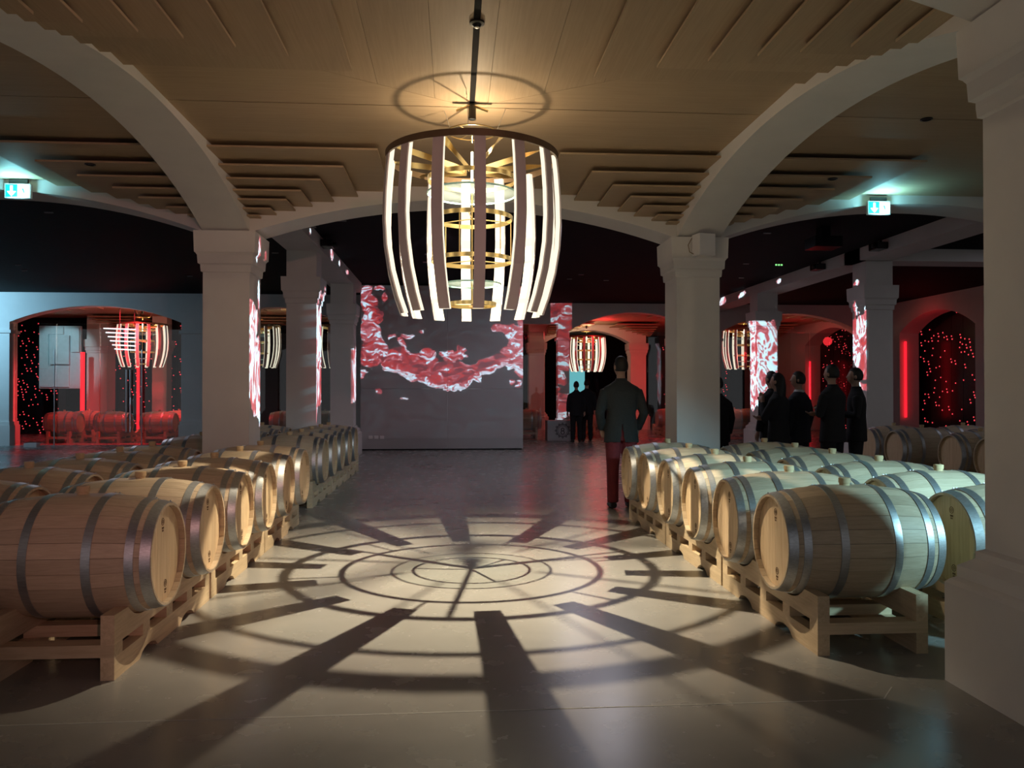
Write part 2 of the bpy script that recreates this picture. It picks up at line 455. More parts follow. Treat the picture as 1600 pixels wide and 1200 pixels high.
# black-ceilinged hall
cb = MB().box(-17, 16, YF + HS, 36.2, Z_BLK, Z_BLK + .15).build('ceiling', MAT['black_paint']); tag(cb, kind='structure', label='black painted ceiling of the projection hall')
HCZ = 3.44
for x, y, lab in ((-2.66, 14.35, 'second plaster column on the left, beyond the barrel rows'), (-2.56, 18.6, 'third plaster column on the left, next to the projection wall'),
                  (7.93, 14.7, 'pale hall column right of the group of dark figures'), (7.72, 19.55, 'hall column on the right covered in a white and red projection')):
    column(x, y, lab, cap_z=HCZ, top=3.90, plinth=(y != 14.35))
b = MB().box(-2.61 - .3, -2.61 + .3, YF + HS, 20.0, 3.90, Z_BLK).build('ceiling_beam', MAT['plaster']); tag(b, 'pale ceiling beam running over the left hall columns', 'beam')
b = MB().box(7.83 - .3, 7.83 + .3, YF + HS, 24.0, 3.90, Z_BLK).build('ceiling_beam', MAT['plaster']); tag(b, 'pale ceiling beam running over the right hall columns', 'beam')
b = MB().box(7.53, 13.3, 14.4, 15.0, 3.90, Z_BLK).build('ceiling_beam', MAT['plaster']); tag(b, 'cross beam tinted red at the right, over the pale hall column', 'beam')

# projection wall at the end of the aisle: four big panels
pw = empty('projection_wall', (0, 20.2, 0)); tag(pw, 'dark grey end wall showing the projected red wine wave', 'wall panel')
for x0, x1 in ((-2.33, -.19), (-.185, 1.70)):
    for z0, z1 in ((0.03, 1.52), (1.525, 4.09)):
        MB().box(x0, x1, -.2, .2, z0, z1).build('wall_panel', MAT['grey_wall'], pw)
MB().box(-2.30, 1.67, -.16, .16, 0, .03).build('shadow_gap', MAT['black_paint'], pw)
for k in range(3):
    s = MB().box(-2.13 + k * .14, -2.03 + k * .14, -.212, -.2, .28, .36).build('wall_socket', MAT['white_plastic'], pw)

# glazed barrel rooms: left wall with two arched openings
def glazed_wall(name, xs, y, crown, spr, th, label, z_top=Z_BLK):
    # xs = list of (x0, x1) openings; solid between; built as piers + arches + continuous head
    g = empty(name, (0, y, 0)); tag(g, kind='structure', label=label)
    x_lo, x_hi = xs[0][0] - xs_pad[0], xs[-1][1] + xs_pad[1]
    edges = [x_lo] + [v for o in xs for v in o] + [x_hi]
    for k in range(0, len(edges), 2):
        a, b_ = edges[k], edges[k + 1]
        MB().box(a, b_, 0, th, 0, z_top).build('pier', MAT['plaster'], g)
        MB().box(a - .05, b_ + .05, -.06, th + .06, 0, .55).build('pier_base', MAT['plaster'], g)
        MB().box(a - .03, b_ + .03, -.04, th + .04, .55, .64).build('pier_base', MAT['plaster'], g)
        MB().box(a - .05, b_ + .05, -.04, th + .04, spr - .30, spr - .22).build('pier_moulding', MAT['plaster'], g)
    for a, b_ in xs:
        o = arch('x', th / 2, a, b_, crown, None, spr=spr, top=z_top, hs=th / 2, name='arch_head')
        o.parent = g
        for key in ('label', 'category'):
            if key in o: del o[key]
    return g
xs_pad = (2.6, .5)
gl = glazed_wall('wall_left', [(-11.95, -7.45), (-6.75, -3.1)], 22.4, 3.78, 3.33, .4, 'blue lit wall with arched openings in front of the left barrel room')
xs_pad = (.35, .8)
gr = glazed_wall('wall_back', [(3.45, 7.45), (8.15, 12.6)], 24.0, 3.86, 3.30, .4, 'arched wall in front of the red barrel room')
o = MB().box(1.5, 3.1, .05, .35, 3.5, Z_BLK).build('lintel', MAT['plaster'], gr)

# panes of the glazed openings
def pane(x0, x1, z1, y, parent):
    MB().box(x0, x1, y, y + .012, .02, z1).build('glass_pane', MAT['pane_glass'], parent)
for x0, x1 in ((-11.9, -10.85), (-10.82, -9.7), (-9.67, -8.55), (-8.52, -7.5), (-6.7, -4.9), (-4.87, -3.15)): pane(x0, x1, 3.3, .2, gl)
for x0, x1 in ((1.75, 2.7), (5.9, 7.4), (8.2, 9.6), (9.65, 11), (11.05, 12.5)): pane(x0, x1, 3.28, .2, gr)
for x in (-10.835, -8.535): MB().tube([(x, .12, .0), (x, .12, 2.6)], .016).build('door_bar', MAT['steel'], gl)
for k in range(2): MB().tube([(-8.95 + .10 * k, .13, .35), (-8.95 + .10 * k, .13, 2.05)], .02).build('door_bar', MAT['steel'], gl)

# far rooms: walls and timber ceilings
for nm, x0, x1, y0, y1, lab, mt in (('wall_far_left', -17, -1.2, 28.6, 28.9, 'black back wall of the left barrel room', 'black_paint'),
                                ('wall_outer_left', -17.2, -17, 9.7, 28.9, 'dark outer wall on the left', 'black_paint'),
                                ('wall_divider', 1.2, 1.5, 20.4, 36, 'plaster wall dividing the two barrel rooms', 'plaster'),
                                ('wall_far_back', 1.2, 17, 36, 36.3, 'black back wall of the red barrel room', 'black_paint')):
    o = MB().box(x0, x1, y0, y1, 0, Z_BLK).build(nm, MAT[mt]); tag(o, kind='structure', label=lab)
o = MB().box(-17, -1.2, 22.82, 28.6, 4.0, 4.1).build('ceiling', MAT['ceil_x']); tag(o, kind='structure', label='timber ceiling of the left barrel room'); fc1 = o
o = MB().box(1.5, 13.4, 24.42, 36, 4.0, 4.1).build('ceiling', MAT['ceil_x']); tag(o, kind='structure', label='timber ceiling of the red barrel room'); fc2 = o
def far_corner(parent, x, y, sx, sy, n=7):
    for d, z in list(zip(DS, ZS))[:n]:
        x1, y1 = x + sx * d, y + sy * d
        MB().box(min(x, x1), max(x, x1), min(y, y1), max(y, y1), z + .16, z + .186).build('ceiling_board', MAT['ceil_x'], parent)
for x, sx in ((-11.95, 1), (-7.45, -1), (-6.75, 1), (-3.1, -1)):
    far_corner(fc1, x, 22.85, sx, 1); far_corner(fc1, x, 28.5, sx, -1)
for x, sx in ((3.45, 1), (7.45, -1), (8.15, 1), (12.6, -1)):
    far_corner(fc2, x, 24.45, sx, 1); far_corner(fc2, x, 30.2, sx, -1)
# piers and vault arch inside the red room
column(3.1, 30.5, 'dim red lit column seen between projection wall and splashed pillar', cap_z=3.3, top=4.0, hs=.3)
column(7.0, 30.5, 'bright red lit column right of the standing man', cap_z=3.3, top=4.0, hs=.3)
column(7.7, 27.2, 'column standing in for a red reflection in the glass beside the boxed column', cap_z=3.3, top=4.0, hs=.3)  # built in place of a reflection in the glass
arch('x', 30.5, 3.4, 6.7, 3.8, 'red lit arch deep inside the back barrel room', spr=3.3, hs=.3)
# pillar with splash at the end of the right line, with its plinth box
pb = empty('plinth_box', (3.1, 23.62, 0)); tag(pb, 'low plinth box with a round black emblem at the foot of the splashed pillar', 'plinth')
MB().box(-.40, .40, -.30, .30, 0, .60).build('box', MAT['grey_wall'], pb, bevel=.012)
em = MB()
em.ring(.19, .172, 0, .004, 40).ring(.15, .138, 0, .004, 36).ring(.05, .03, 0, .004, 20, (0, .03)).ring(.06, .04, 0, .004, 20, (0, -.06))
for k in range(12):
    a = 2 * PI * k / 12; em.ring(.028, .014, 0, .004, 10, (.205 * math.cos(a), .205 * math.sin(a)))
e = em.build('emblem', MAT['cap_black'], pb); e.rotation_euler = (PI / 2, 0, 0); e.location = (.05, -.3, .31)

# right wall with arched star niches, running away from the viewer
wr = empty('wall_right', (13.3, 0, 0)); tag(wr, kind='structure', label='far right wall with arched niches full of red lights')
def niche_wall(y0, y1, ya, yb, crown, spr):
    MB().box(0, .6, y0, ya, 0, Z_BLK).build('pier', MAT['plaster'], wr); MB().box(0, .6, yb, y1, 0, Z_BLK).build('pier', MAT['plaster'], wr)
    o = arch('y', .3, ya, yb, crown, None, spr=spr, top=Z_BLK, hs=.3, name='arch_head'); o.parent = wr
    for key in ('label', 'category'):
        if key in o: del o[key]
niche_wall(17.5, 24.0, 19.6, 23.1, 3.72, 3.2)
niche_wall(24.0, 36.0, 25.6, 29.6, 3.72, 3.2)
MB().box(.9, 1.1, 9.7, 36, 0, Z_BLK).build('niche_back', MAT['black_paint'], wr)

# ------------------------------------------------------------------ barrels
RB, RE, HL, TH, NST = .335, .276, .46, .024, 26
def rprof(x): return RE + (RB - RE) * (1 - (abs(x) / HL) ** 2.1)
def stave_mesh(i0, i1, name):
    m = MB()
    for i in range(i0, i1):
        a0, a1 = 2 * PI * (i + .012) / NST, 2 * PI * (i + .988) / NST
        xs = [-HL, -.40, -.28, -.12, .12, .28, .40, HL]
        rings = []
        for x in xs:
            r = rprof(x); ri = r - TH
            if abs(x) == HL: ri = r - .013
            q = []
            for (rr, a) in ((r, a0), (r, (a0 + a1) / 2), (r, a1), (ri, a1), (ri, a0)):
                q.append((x, rr * math.sin(a), rr * math.cos(a)))
            rings.append(q)
        m.loft(rings)
    me = m.mesh(name, MAT['oak'], True); return me
STAVE = stave_mesh(0, 1, 'stave'); STAVES_ALL = stave_mesh(0, NST, 'staves')
HR = .262; HX = .418; NB = 6
def head_meshes():
    out = []; wd = 2 * HR / NB
    for k in range(NB):
        y0, y1 = -HR + k * wd + .0006, -HR + (k + 1) * wd - .0006
        poly = []
        for j in range(7):
            y = y0 + (y1 - y0) * j / 6; poly.append((y, math.sqrt(max(0, HR * HR - y * y))))
        poly2 = [(y, -z) for y, z in reversed(poly)]
        out.append(MB().prism(poly + poly2, 'x', -.009, .009).mesh('head_board', MAT['oak_head']))
    return out
HEADS = head_meshes()
HEAD_ALL = MB().lathe([(HR, -.009), (HR, .009)], 36, axis='x').mesh('barrel_head', MAT['oak_head'])
def hoop_mesh(x, w):
    rings = []
    m = MB(); n = 56
    for xx, dr in ((x - w / 2, -.002), (x - w / 2, .0035), (x + w / 2, .0035), (x + w / 2, -.002)):
        r = rprof(xx) + dr
        rings.append([(xx, r * math.cos(2 * PI * i / n), r * math.sin(2 * PI * i / n)) for i in range(n)])
    m.loft(rings, False)
    for s in (-.25, .25):
        a = 1.35; r = rprof(x) + .0035; c = (x + s * w, r * math.cos(a), r * math.sin(a)); m.sphere(c, .0055, 6, 4)
    return m.mesh('hoop', MAT['steel'], True)
HOOPS = [hoop_mesh(s * x, w_) for s in (-1, 1) for x, w_ in ((.432, .050), (.357, .042), (.155, .044))]
BUNG = MB().lathe([(.030, -.02), (.030, .012), (.034, .014), (.034, .040), (.030, .044)], 16).mesh('bung', MAT['bung'], True)
def stamp_mesh():
    m = MB(); m.ring(.021, .017, 0, .0012, 20).ring(.010, .006, 0, .0012, 14)
    for k in range(5): m.box(-.013 + .006 * k, -.009 + .006 * k, -.040, -.029, 0, .0012)
    for k in range(3): m.box(-.010 + .008 * k, -.006 + .008 * k, -.054, -.045, 0, .0012)
    return m.mesh('branded_stamp', MAT['stamp'])
STAMP = stamp_mesh()
def barrel(x, y, label, group, detail=2, z=.56, roll=None, cat='barrel', face=None, rz=0):
    e = empty('wine_barrel', (x, y, z), rz + random.uniform(-.012, .012)); tag(e, label, cat, group)
    if detail == 2:
        for i in range(NST):
            o = link('stave', STAVE, e); o.rotation_euler = (2 * PI * i / NST, 0, 0)
        for s in (-1, 1):
            t = random.uniform(-.25, .25)
            if face is None or s == face:
                for me in HEADS:
                    o = link('head_board', me, e, (s * HX, 0, 0)); o.rotation_euler = (t * .3, 0, 0)
                o = link('branded_stamp', STAMP, e, (s * (HX + .0095), -.01, .175)); o.rotation_euler = (PI / 2, 0, s * PI / 2)
                o = link('branded_stamp', STAMP, e, (s * (HX + .0095), .03 * s, -.17)); o.rotation_euler = (PI / 2, 0, s * PI / 2)
            else:
                link('barrel_head', HEAD_ALL, e, (s * HX, 0, 0))
    else:
        o = link('staves', STAVES_ALL, e); o['kind'] = 'stuff'
        for s in (-1, 1): link('barrel_head', HEAD_ALL, e, (s * HX, 0, 0))
    for me in HOOPS: link('hoop', me, e)
    link('bung', BUNG, e, (0, 0, RB - .004))
    return e

# ------------------------------------------------------------------ racks: two barrels each
RL, RWID = 1.56, .63
def rail_poly_top():
    p = [(0, .178), (RL, .178), (RL, .326)]
    for cy in (RL / 2 + .40, RL / 2 - .40):
        R, n = .317, 10; hw = math.sqrt(R * R - (.56 - .326) ** 2); a0 = math.asin(hw / R)
        for k in range(n + 1):
            a = a0 - 2 * a0 * k / n; p.append((cy + R * math.sin(a), .56 - R * math.cos(a)))
    p.append((0, .326)); return p
def rail_poly_bottom():
    p = [(0, .115), (0, 0), (.30, 0)]
    def notch(c, w_):
        q = []
        for k in range(9):
            t = k / 8; q.append((c - w_ / 2 + w_ * t, .048 * math.sin(PI * t) ** .6))
        return q
    p += notch(.46, .26) + notch(RL - .46, .26) + [(RL - .30, 0), (RL, 0), (RL, .115)]
    return p
TOPR = MB().prism(rail_poly_top(), 'x', -.034, .034).mesh('top_rail', MAT['pine'])
BOTR = MB().prism(rail_poly_bottom(), 'x', -.034, .034).mesh('bottom_rail', MAT['pine'])
CRB = MB().box(-RWID / 2, RWID / 2, -.05, .05, .115, .178).mesh('cross_board', MAT['pine_x'])
def rack(x, y, label, group, z=0):
    e = empty('barrel_rack', (x, y, z)); tag(e, label, 'rack', group)
    for s in (-1, 1):
        link('top_rail', TOPR, e, (s * (RWID / 2 - .034), 0, 0)); link('bottom_rail', BOTR, e, (s * (RWID / 2 - .034), 0, 0))
    for yy in (.05, .42, RL / 2, RL - .42, RL - .05): link('cross_board', CRB, e, (0, yy, 0))
    return e
ORD = ['first', 'second', 'third', 'fourth', 'fifth', 'sixth']
PIT = 1.60
def row(xb, xr, y0, n_rack, what, gl_, face, detail=2, skip=0, limit=9):
    k = 0
    for r in range(n_rack):
        if r * 2 + 1 < skip: k += 2; continue
        rack(xr, y0 + r * PIT, 'pale wooden rack, %s from the viewer, %s' % (ORD[r], gl_), 'racks ' + gl_)
        for j in range(2):
            if skip <= k < limit:
                barrel(xb, y0 + r * PIT + RL / 2 + (-.40 if j == 0 else .40), 'oak barrel, %s from the viewer, %s' % (ORD[k], gl_), 'barrels ' + gl_, detail, face=face)
            k += 1
row(2.33, 2.30, 4.27, 3, '', 'along the right side of the aisle', -1)
row(3.42, 3.40, 4.27, 3, '', 'behind the right aisle barrels', -1)
row(-2.03, -2.02, 4.16, 3, '', 'along the left side of the aisle', 1)
row(-3.13, -3.12, 4.16, 3, '', 'behind the left aisle barrels', 1)
row(-2.13, -2.085, 10.13, 3, '', 'past the left column beside the projection wall', 1, 1, limit=5)
row(-3.23, -3.25, 10.13, 3, '', 'past the left column on the outer side', 1, 1, limit=5)
row(7.25, 7.25, 11.6, 1, '', 'in the dim right hall by the star niche', -1, 1)
row(8.45, 8.45, 11.6, 1, '', 'deeper in the dim right hall', -1, 1)
row(7.45, 7.45, 9.7, 1, '', 'at the near end of the dim right hall', -1, 1)
# red lit barrels in the glazed rooms
for x, y, lab in ((-11.15, 23.75, 'dim barrel at the far left behind the glass'), (-9.72, 23.6, 'red lit barrel in the middle behind the left glass'), (-8.45, 23.6, 'red lit barrel at the right behind the left glass'),
                  (-10.85, 24.6, 'barrel end peeping out behind the far left glass barrel'), (-8.2, 24.5, 'second red barrel end at the right behind the left glass'), (-8.0, 25.4, 'third red barrel end at the right behind the left glass'),
                  (-4.9, 23.8, 'barrel in the dark behind the second glass opening'), (-3.8, 23.8, 'right barrel in the dark behind the second glass opening'),
                  (2.25, 25.2, 'dim red barrel behind glass beside the projection wall'), (4.25, 26.2, 'bright red barrel just right of the splashed pillar'),
                  (7.75, 25.4, 'red barrel behind glass right of the standing man'), (7.2, 26.4, 'red barrel on the glowing floor behind the standing man'), (9.0, 25.3, 'bright red barrel left of the white and red hall column'), (9.9, 26.2, 'red barrel half hidden by the white and red hall column')):
    barrel(x, y, lab, 'barrels in the glazed rooms', 1)
    rack(x, y - .38, 'rack carrying the ' + lab, 'racks in the glazed rooms')

# ------------------------------------------------------------------ chandelier
def chandelier(loc, label):
    e = empty('barrel_chandelier', loc); tag(e, label, 'chandelier', 'barrel shaped chandeliers')
    z0 = loc[2]
    NS = 14
    # stave profile: (radius, height)
    zs = [3.345, 3.2, 3.0, 2.8, 2.6, 2.4, 2.2, 2.07]
    def rr(z): return .715 - .29 * ((z - 2.80) / .73) ** 2 * (.5 if z < 2.8 else .22)
    wdt, th = .042, .034
    m1, m2, m3 = MB(), MB(), MB()
    ringsb, ringsl = [], []
    for z in zs:
        r = rr(z)
        ringsb.append([(-wdt, -r - th * .35, z), (wdt, -r - th * .35, z), (wdt, -r + th * .0, z), (-wdt, -r, z)])
        ringsl.append([(-wdt + .003, -r + .0005, z), (wdt - .003, -r + .0005, z), (wdt - .003, -r + th, z), (-wdt + .003, -r + th, z)])
    back = MB().loft(ringsb).mesh('stave_back', MAT['stave_back']); light = MB().loft(ringsl).mesh('light_strip', MAT['stave_light'])
    for k in range(NS):
        a = 2 * PI * k / NS + math.radians(3.5)
        o = link('stave', back, e); o.rotation_euler = (0, 0, a)
        link('light_strip', light, o)
    MB().ring(.70, .684, 3.315, 3.367, 72).build('top_ring', MAT['bronze_dark'], e, True)
    MB().ring(.203, .198, 3.556, 3.564, 40).build('crown_ring', MAT['brass'], e, True)
    MB().ring(.362, .352, 3.155, 3.190, 56).build('spoke_ring', MAT['brass'], e, True)
    def hoopring(r, z, h, spokes, off=0):
        o = MB().ring(r, r - .007, z - h / 2, z + h / 2, 48).build('brass_ring', MAT['brass'], e, True)
        for k in range(spokes):
            a = 2 * PI * k / spokes + off
            MB().tube([(.008 * math.cos(a), .008 * math.sin(a), z), ((r - .004) * math.cos(a), (r - .004) * math.sin(a), z)], .005, 6).build('spoke', MAT['brass'], o)
    hoopring(.33, 2.855, .034, 3, .4); hoopring(.33, 2.515, .034, 3, .4); hoopring(.197, 2.157, .030, 3, .9)
    for k in range(6):
        a = 2 * PI * k / 6 + .2
        MB().tube([(.327 * math.cos(a), .327 * math.sin(a), 2.515), (.327 * math.cos(a), .327 * math.sin(a), 2.855)], .004, 6).build('tie_rod', MAT['brass'], e)
    for r, z in ((.365, 3.058), (.236, 2.322)):
        g = MB().lathe([(r, z - .006), (r, z + .006)], 56).build('glass_disc', MAT['disc_glass' if z > 3 else 'disc_glass_low'], e)
        MB().ring(r + .002, r - .004, z - .0065, z + .0065, 56).build('disc_edge', MAT['glass_edge'], g)
    # twisted brass straps from hub to top ring
    for k in range(9):
        a = 2 * PI * k / 9 + .15
        m = MB(); rings = []
        for j in range(13):
            t = j / 12; r = .07 + (.684 - .07) * t; z = 3.245 + .095 * t; tw = PI / 2 - (PI / 2) * max(0, (t - .55) / .45)
            hw, ht = .024, .0012
            d = Vector((math.cos(a), math.sin(a), 0)); s = Vector((-math.sin(a), math.cos(a), 0)); u = s * math.cos(tw) + Vector((0, 0, 1)) * math.sin(tw); nrm = d.cross(u)
            c = d * r + Vector((0, 0, z)); rings.append([tuple(c + u * hw + nrm * ht), tuple(c - u * hw + nrm * ht), tuple(c - u * hw - nrm * ht), tuple(c + u * hw - nrm * ht)])
        m.loft(rings).build('strap', MAT['brass'], e, True)
    for k in range(3):
        a = 2 * PI * k / 3 - 2.15
        MB().tube([(.004 * math.cos(a), .004 * math.sin(a), 3.56), (.198 * math.cos(a), .198 * math.sin(a), 3.56)], .003, 6).build('crown_spoke', MAT['brass'], e)
    MB().tube([(0, 0, 3.14), (0, 0, 2.15)], .006, 8).build('centre_rod', MAT['brass'], e)
    for k in range(3):
        a = 2 * PI * k / 3 + .35
        MB().tube([(.20 * math.cos(a), .20 * math.sin(a), 3.56), (.30 * math.cos(a), .30 * math.sin(a), 3.80 + .0)], .0025, 5).build('suspension_wire', MAT['steel'], e)
    MB().lathe([(.009, 3.15), (.009, 3.40)], 14).build('tube_lamp', MAT['tube_light'], e, True)
    MB().lathe([(.004, 3.475), (.004, 3.545), (.006, 3.546), (.006, 3.56)], 12).build('lamp_holder', MAT['brass'], e, True)
    sp = MB().lathe([(.020, 3.80), (.020, 3.775), (.032, 3.772), (.032, 3.665), (.028, 3.665), (.024, 3.690)], 24).build('spot_housing', MAT['cap_black'], e, True)
    MB().lathe([(.024, 3.684), (.024, 3.690)], 16).build('spot_lens', MAT['tube_light'], sp)
    for k in range(1):
        for s in (-1, 1):
            m = MB(); q = []
            for r, z in ((.022, 3.775), (.13, 3.735)):
                q.append([(s * r, -.022, z - .003), (s * r, .022, z - .003), (s * r, .022, z + .003), (s * r, -.022, z + .003)])
            m.loft(q); o = m.build('bracket_arm', MAT['brass'], e); o.rotation_euler = (0, 0, k * PI / 2)
    return e
ch = chandelier((CX, CY, 0), 'large lit barrel shaped chandelier of curved staves hanging over the aisle')
DOWN = lamp('chandelier_spot', 'SPOT', (0, -.03, 3.655), 1700, (1.0, .84, .60), ch, spot_size=math.radians(95), spot_blend=1.0, shadow_soft_size=.007)
UPL = lamp('chandelier_bulb', 'POINT', (0, 0, 3.445), 18, (1.0, .78, .50), ch, shadow_soft_size=.006)
for x, y, z, s, lab in ((-9.35, 24.7, 0, 1.0, 'lit barrel chandelier behind the left glass front'), (-6.1, 25.2, 0, 1, 'dim chandelier glimpsed between the first two left columns'),
                  (-3.6, 25.2, 0, 1, 'dim chandelier glimpsed beside the third left column'), (4.85, 29.3, 0, 1, 'lit barrel chandelier seen behind the standing man'), (9.45, 25.6, 0, 1, 'lit barrel chandelier half hidden by the white and red hall column')):
    c = copy_tree(ch); c.location = (x, y, .12); c['label'] = lab; c.rotation_euler.z = .1
    MB().tube([(0, 0, 3.79), (0, 0, 3.90)], .012).build('hanging_rod', MAT['cap_black'], c)

# ceiling slot, sprinkler, recessed lights, exit signs, capital box
t = MB().box(CX - .019, CX + .019, BY0, CY - .05, Z_CEIL - .004, Z_CEIL + .03).build('lighting_track', MAT['black_paint']); tag(t, 'black lighting track in the ceiling leading to the big chandelier', 'track')
t = MB().lathe([(.048, 0), (.048, -.012), (.030, -.016), (.018, -.034), (.006, -.036)], 24, (CX, 5.06, Z_CEIL - .004)).build('sprinkler', MAT['cap_black'], None, True); tag(t, 'small round black fitting on the ceiling track', 'sprinkler')
for x, y, z, lab in ((4.05, 6.60, Z_CEIL, 'black recessed downlight on the joint of the right side ceiling'), (3.92, 8.05, 3.668, 'black recessed downlight on a lower board of the right side ceiling'),
                  (-3.62, 6.45, Z_CEIL, 'black recessed downlight on the joint of the left side ceiling'), (-3.55, 8.05, 3.668, 'black recessed downlight on a lower board of the left side ceiling')):
    t = MB().lathe([(.05, 0), (.05, -.008), (.036, -.010), (.036, -.002)], 24, (x, y, z)).build('downlight', MAT['cap_black'], None, True); tag(t, lab, 'downlight', 'recessed ceiling downlights')
def exit_sign(x, y, z, label, ry=0, rz=0):
    e = empty('exit_sign', (x, y, z), rz); tag(e, label, 'exit sign')
    w2, h2 = .135, .080
    MB().box(-w2, w2, 0, .045, -h2, h2).build('housing', MAT['white_plastic'], e)
    MB().box(-w2 * .93, 0, -.004, 0, -h2 * .84, h2 * .84).build('green_panel', MAT['sign_green'], e)
    MB().box(0, w2 * .93, -.004, 0, -h2 * .84, h2 * .84).build('white_panel', MAT['sign_white'], e)
    c = -w2 * .46
    MB().prism([(c - .014, .058), (c - .014, -.004), (c - .045, -.004), (c - .045, -.012), (c, -.060), (c + .045, -.012), (c + .045, -.004), (c + .014, -.004), (c + .014, .058)], 'y', -.007, -.004).build('down_arrow', MAT['sign_white'], e)
    m = MB(); c = w2 * .44
    m.prism([(c - .012, .024), (c + .002, .028), (c + .012, .004), (c + .016, -.022), (c + .006, -.024), (c + .001, -.004), (c - .008, .012)], 'y', -.007, -.004)
    m2 = m.build('running_figure', plain('sign_dark', (.02, .16, .12), .5) if 'sign_dark' not in MAT else MAT['sign_dark'], e)
    MB().box(-.10, .10, .01, .035, h2, h2 + .05).build('mount', MAT['cap_black'], e)
    lamp('sign_glow', 'AREA', (0, -.09, -h2 - .01), SIGN_W, (.28, .86, 1.0), e, size=.12, shape='SQUARE').rotation_euler = (PI, 0, 0)
    return e
SIGN_W = 6
exit_sign(5.02, 9.14, 3.632, 'lit green exit sign on the right side arch')
exit_sign(-4.80, 9.14, 3.658, 'lit green exit sign on the left side arch')
e = empty('speaker_box', (2.86, 9.06, 3.15)); tag(e, 'small pale box mounted on the capital of the right column', 'box'); e.rotation_euler = (0, 0, math.radians(14))
MB().box(-.105, .105, -.10, .07, -.14, .115).build('cabinet', MAT['white_plastic'], e, bevel=.006)
MB().box(.03, .045, .06, .10, -.10, -.085).build('bracket', MAT['cap_black'], e); MB().box(.106, .110, -.045, -.03, -.10, -.075).build('switch', MAT['cap_black'], e)
MB().tube([(-.11, .06, .08), (-.155, .065, .0), (-.14, .06, -.08), (-.105, .03, -.11)], .005, 6).build('cable', MAT['bronze_dark'], e)
# small fittings on the black ceiling
random.seed(5)
for k in range(34):
    x, y = random.uniform(-9.5, 7.0), random.uniform(10.4, 19.5)
    if abs(x + 2.61) < .5: continue
    t = MB().box(x - .06, x + .06, y - .02, y + .02, Z_BLK - .015, Z_BLK).build('ceiling_fitting', plain('fitting', (.16, .16, .18), .4) if 'fitting' not in MAT else MAT['fitting']); tag(t, 'tiny slim fitting on the black hall ceiling', 'fitting', 'tiny fittings on the black ceiling')
t = MB().box(5.75, 6.2, 12.4, 12.8, 3.78, 3.95).box(5.9, 6.05, 12.5, 12.7, 3.95, Z_BLK).build('ceiling_unit', MAT['black_gloss']); tag(t, 'dark box unit hanging from the black ceiling at the right', 'ceiling unit')
for k in range(3): MB().box(5.75 + .05 * k, 5.78 + .05 * k, 14.0, 14.01, 3.72, 3.745).build('status_light', MAT['spark_green'], t)

# ------------------------------------------------------------------ star panels, neon strips, glazed room furniture
def star_panel(loc, rz, wd, z0, z1, n, label, arch_top=0, seed=1):
    rnd = random.Random(seed)
    e = empty('star_panel', loc, rz); tag(e, label, 'light panel', 'black panels with red lights')
    nb = max(1, round(wd / .55))
    for k in range(nb):
        a, b_ = -wd / 2 + wd * k / nb, -wd / 2 + wd * (k + 1) / nb
        MB().box(a + .006, b_ - .006, 0, .04, z0, z1).build('board', MAT['black_gloss'], e)
    m = MB(); pts = []
    tries = 0
    while len(pts) < n and tries < n * 30:
        tries += 1
        x, z = rnd.uniform(-wd / 2 + .05, wd / 2 - .05), rnd.uniform(z0 + .08, z1 - .08)
        if arch_top and z > z1 - arch_top * (2 * abs(x) / wd) ** 2 - .1: continue
        if all((x - p[0]) ** 2 + (z - p[1]) ** 2 > .012 for p in pts):
            pts.append((x, z)); m.lathe([(.021, -.012), (.014, -.018)], 6, (x, 0, z), axis='y')
            if rnd.random() < .35: m.lathe([(.024, -.012), (.016, -.018)], 6, (x + .03, 0, z - .085), axis='y')
    o = m.build('red_lights', MAT['led_red'], e); o['kind'] = 'stuff'
    return e
def neon(x, y, z0, z1, label, r=.035):
    e = MB().tube([(x, y, z0), (x, y, z1)], r, 10).build('neon_tube', MAT['neon_red']); tag(e, label, 'neon tube', 'red neon tubes'); return e
# right wall niches (panels face -X)
star_panel((14.1, 21.3, 0), -PI / 2, 4.2, .1, 3.95, 125, 'tall black panel of red lights in the near right niche', 0, 3)
star_panel((14.1, 27.6, 0), -PI / 2, 4.8, .1, 3.95, 140, 'black panel of red lights in the farther right niche', 0, 4)
neon(13.45, 23.04, .68, 2.95, 'red neon tube on the edge of the near right niche')
neon(13.45, 29.5, .75, 2.6, 'red neon tube in the farther right niche, behind the dark figures')
star_panel((11.0, 35.9, 0), 0, 3.2, 0, 3.6, 120, 'dim black panel of red lights deep behind the right hall column', 0, 8)
# left glazed room
star_panel((-14.35, 28.5, 0), 0, 2.2, 0, 3.9, 150, 'black panel of red lights at the far left behind glass', 0, 5)
star_panel((-11.3, 28.5, 0), 0, 2.2, 0, 3.9, 110, 'black panel of red lights left of the lit chandelier', 0, 6)
star_panel((-9.35, 28.5, 0), 0, 1.5, 0, 3.9, 60, 'black panel of red lights right of the lit chandelier', 0, 7)
neon(-12.2, 27.2, 0, 2.75, 'tall red neon tube beside the pale blocks in the left room', .07)
neon(-10.85, 28.3, 0, 2.55, 'red neon tube under the left room chandelier', .05)
column(-11.95, 28.0, 'plaster pier behind the left glass beside the red neon', cap_z=3.2, top=4.0, hs=.33)
column(-9.95, 28.0, 'pale slim column under the left room chandelier', cap_z=3.2, top=4.0, hs=.24, plinth=False)
e = empty('reflection_blocks', (-12.95, 27.4, 0)); tag(e, 'pale blue blocks standing in for a reflection in the left glass', 'reflection stand-in')  # blocks added in place of a reflection on the pane
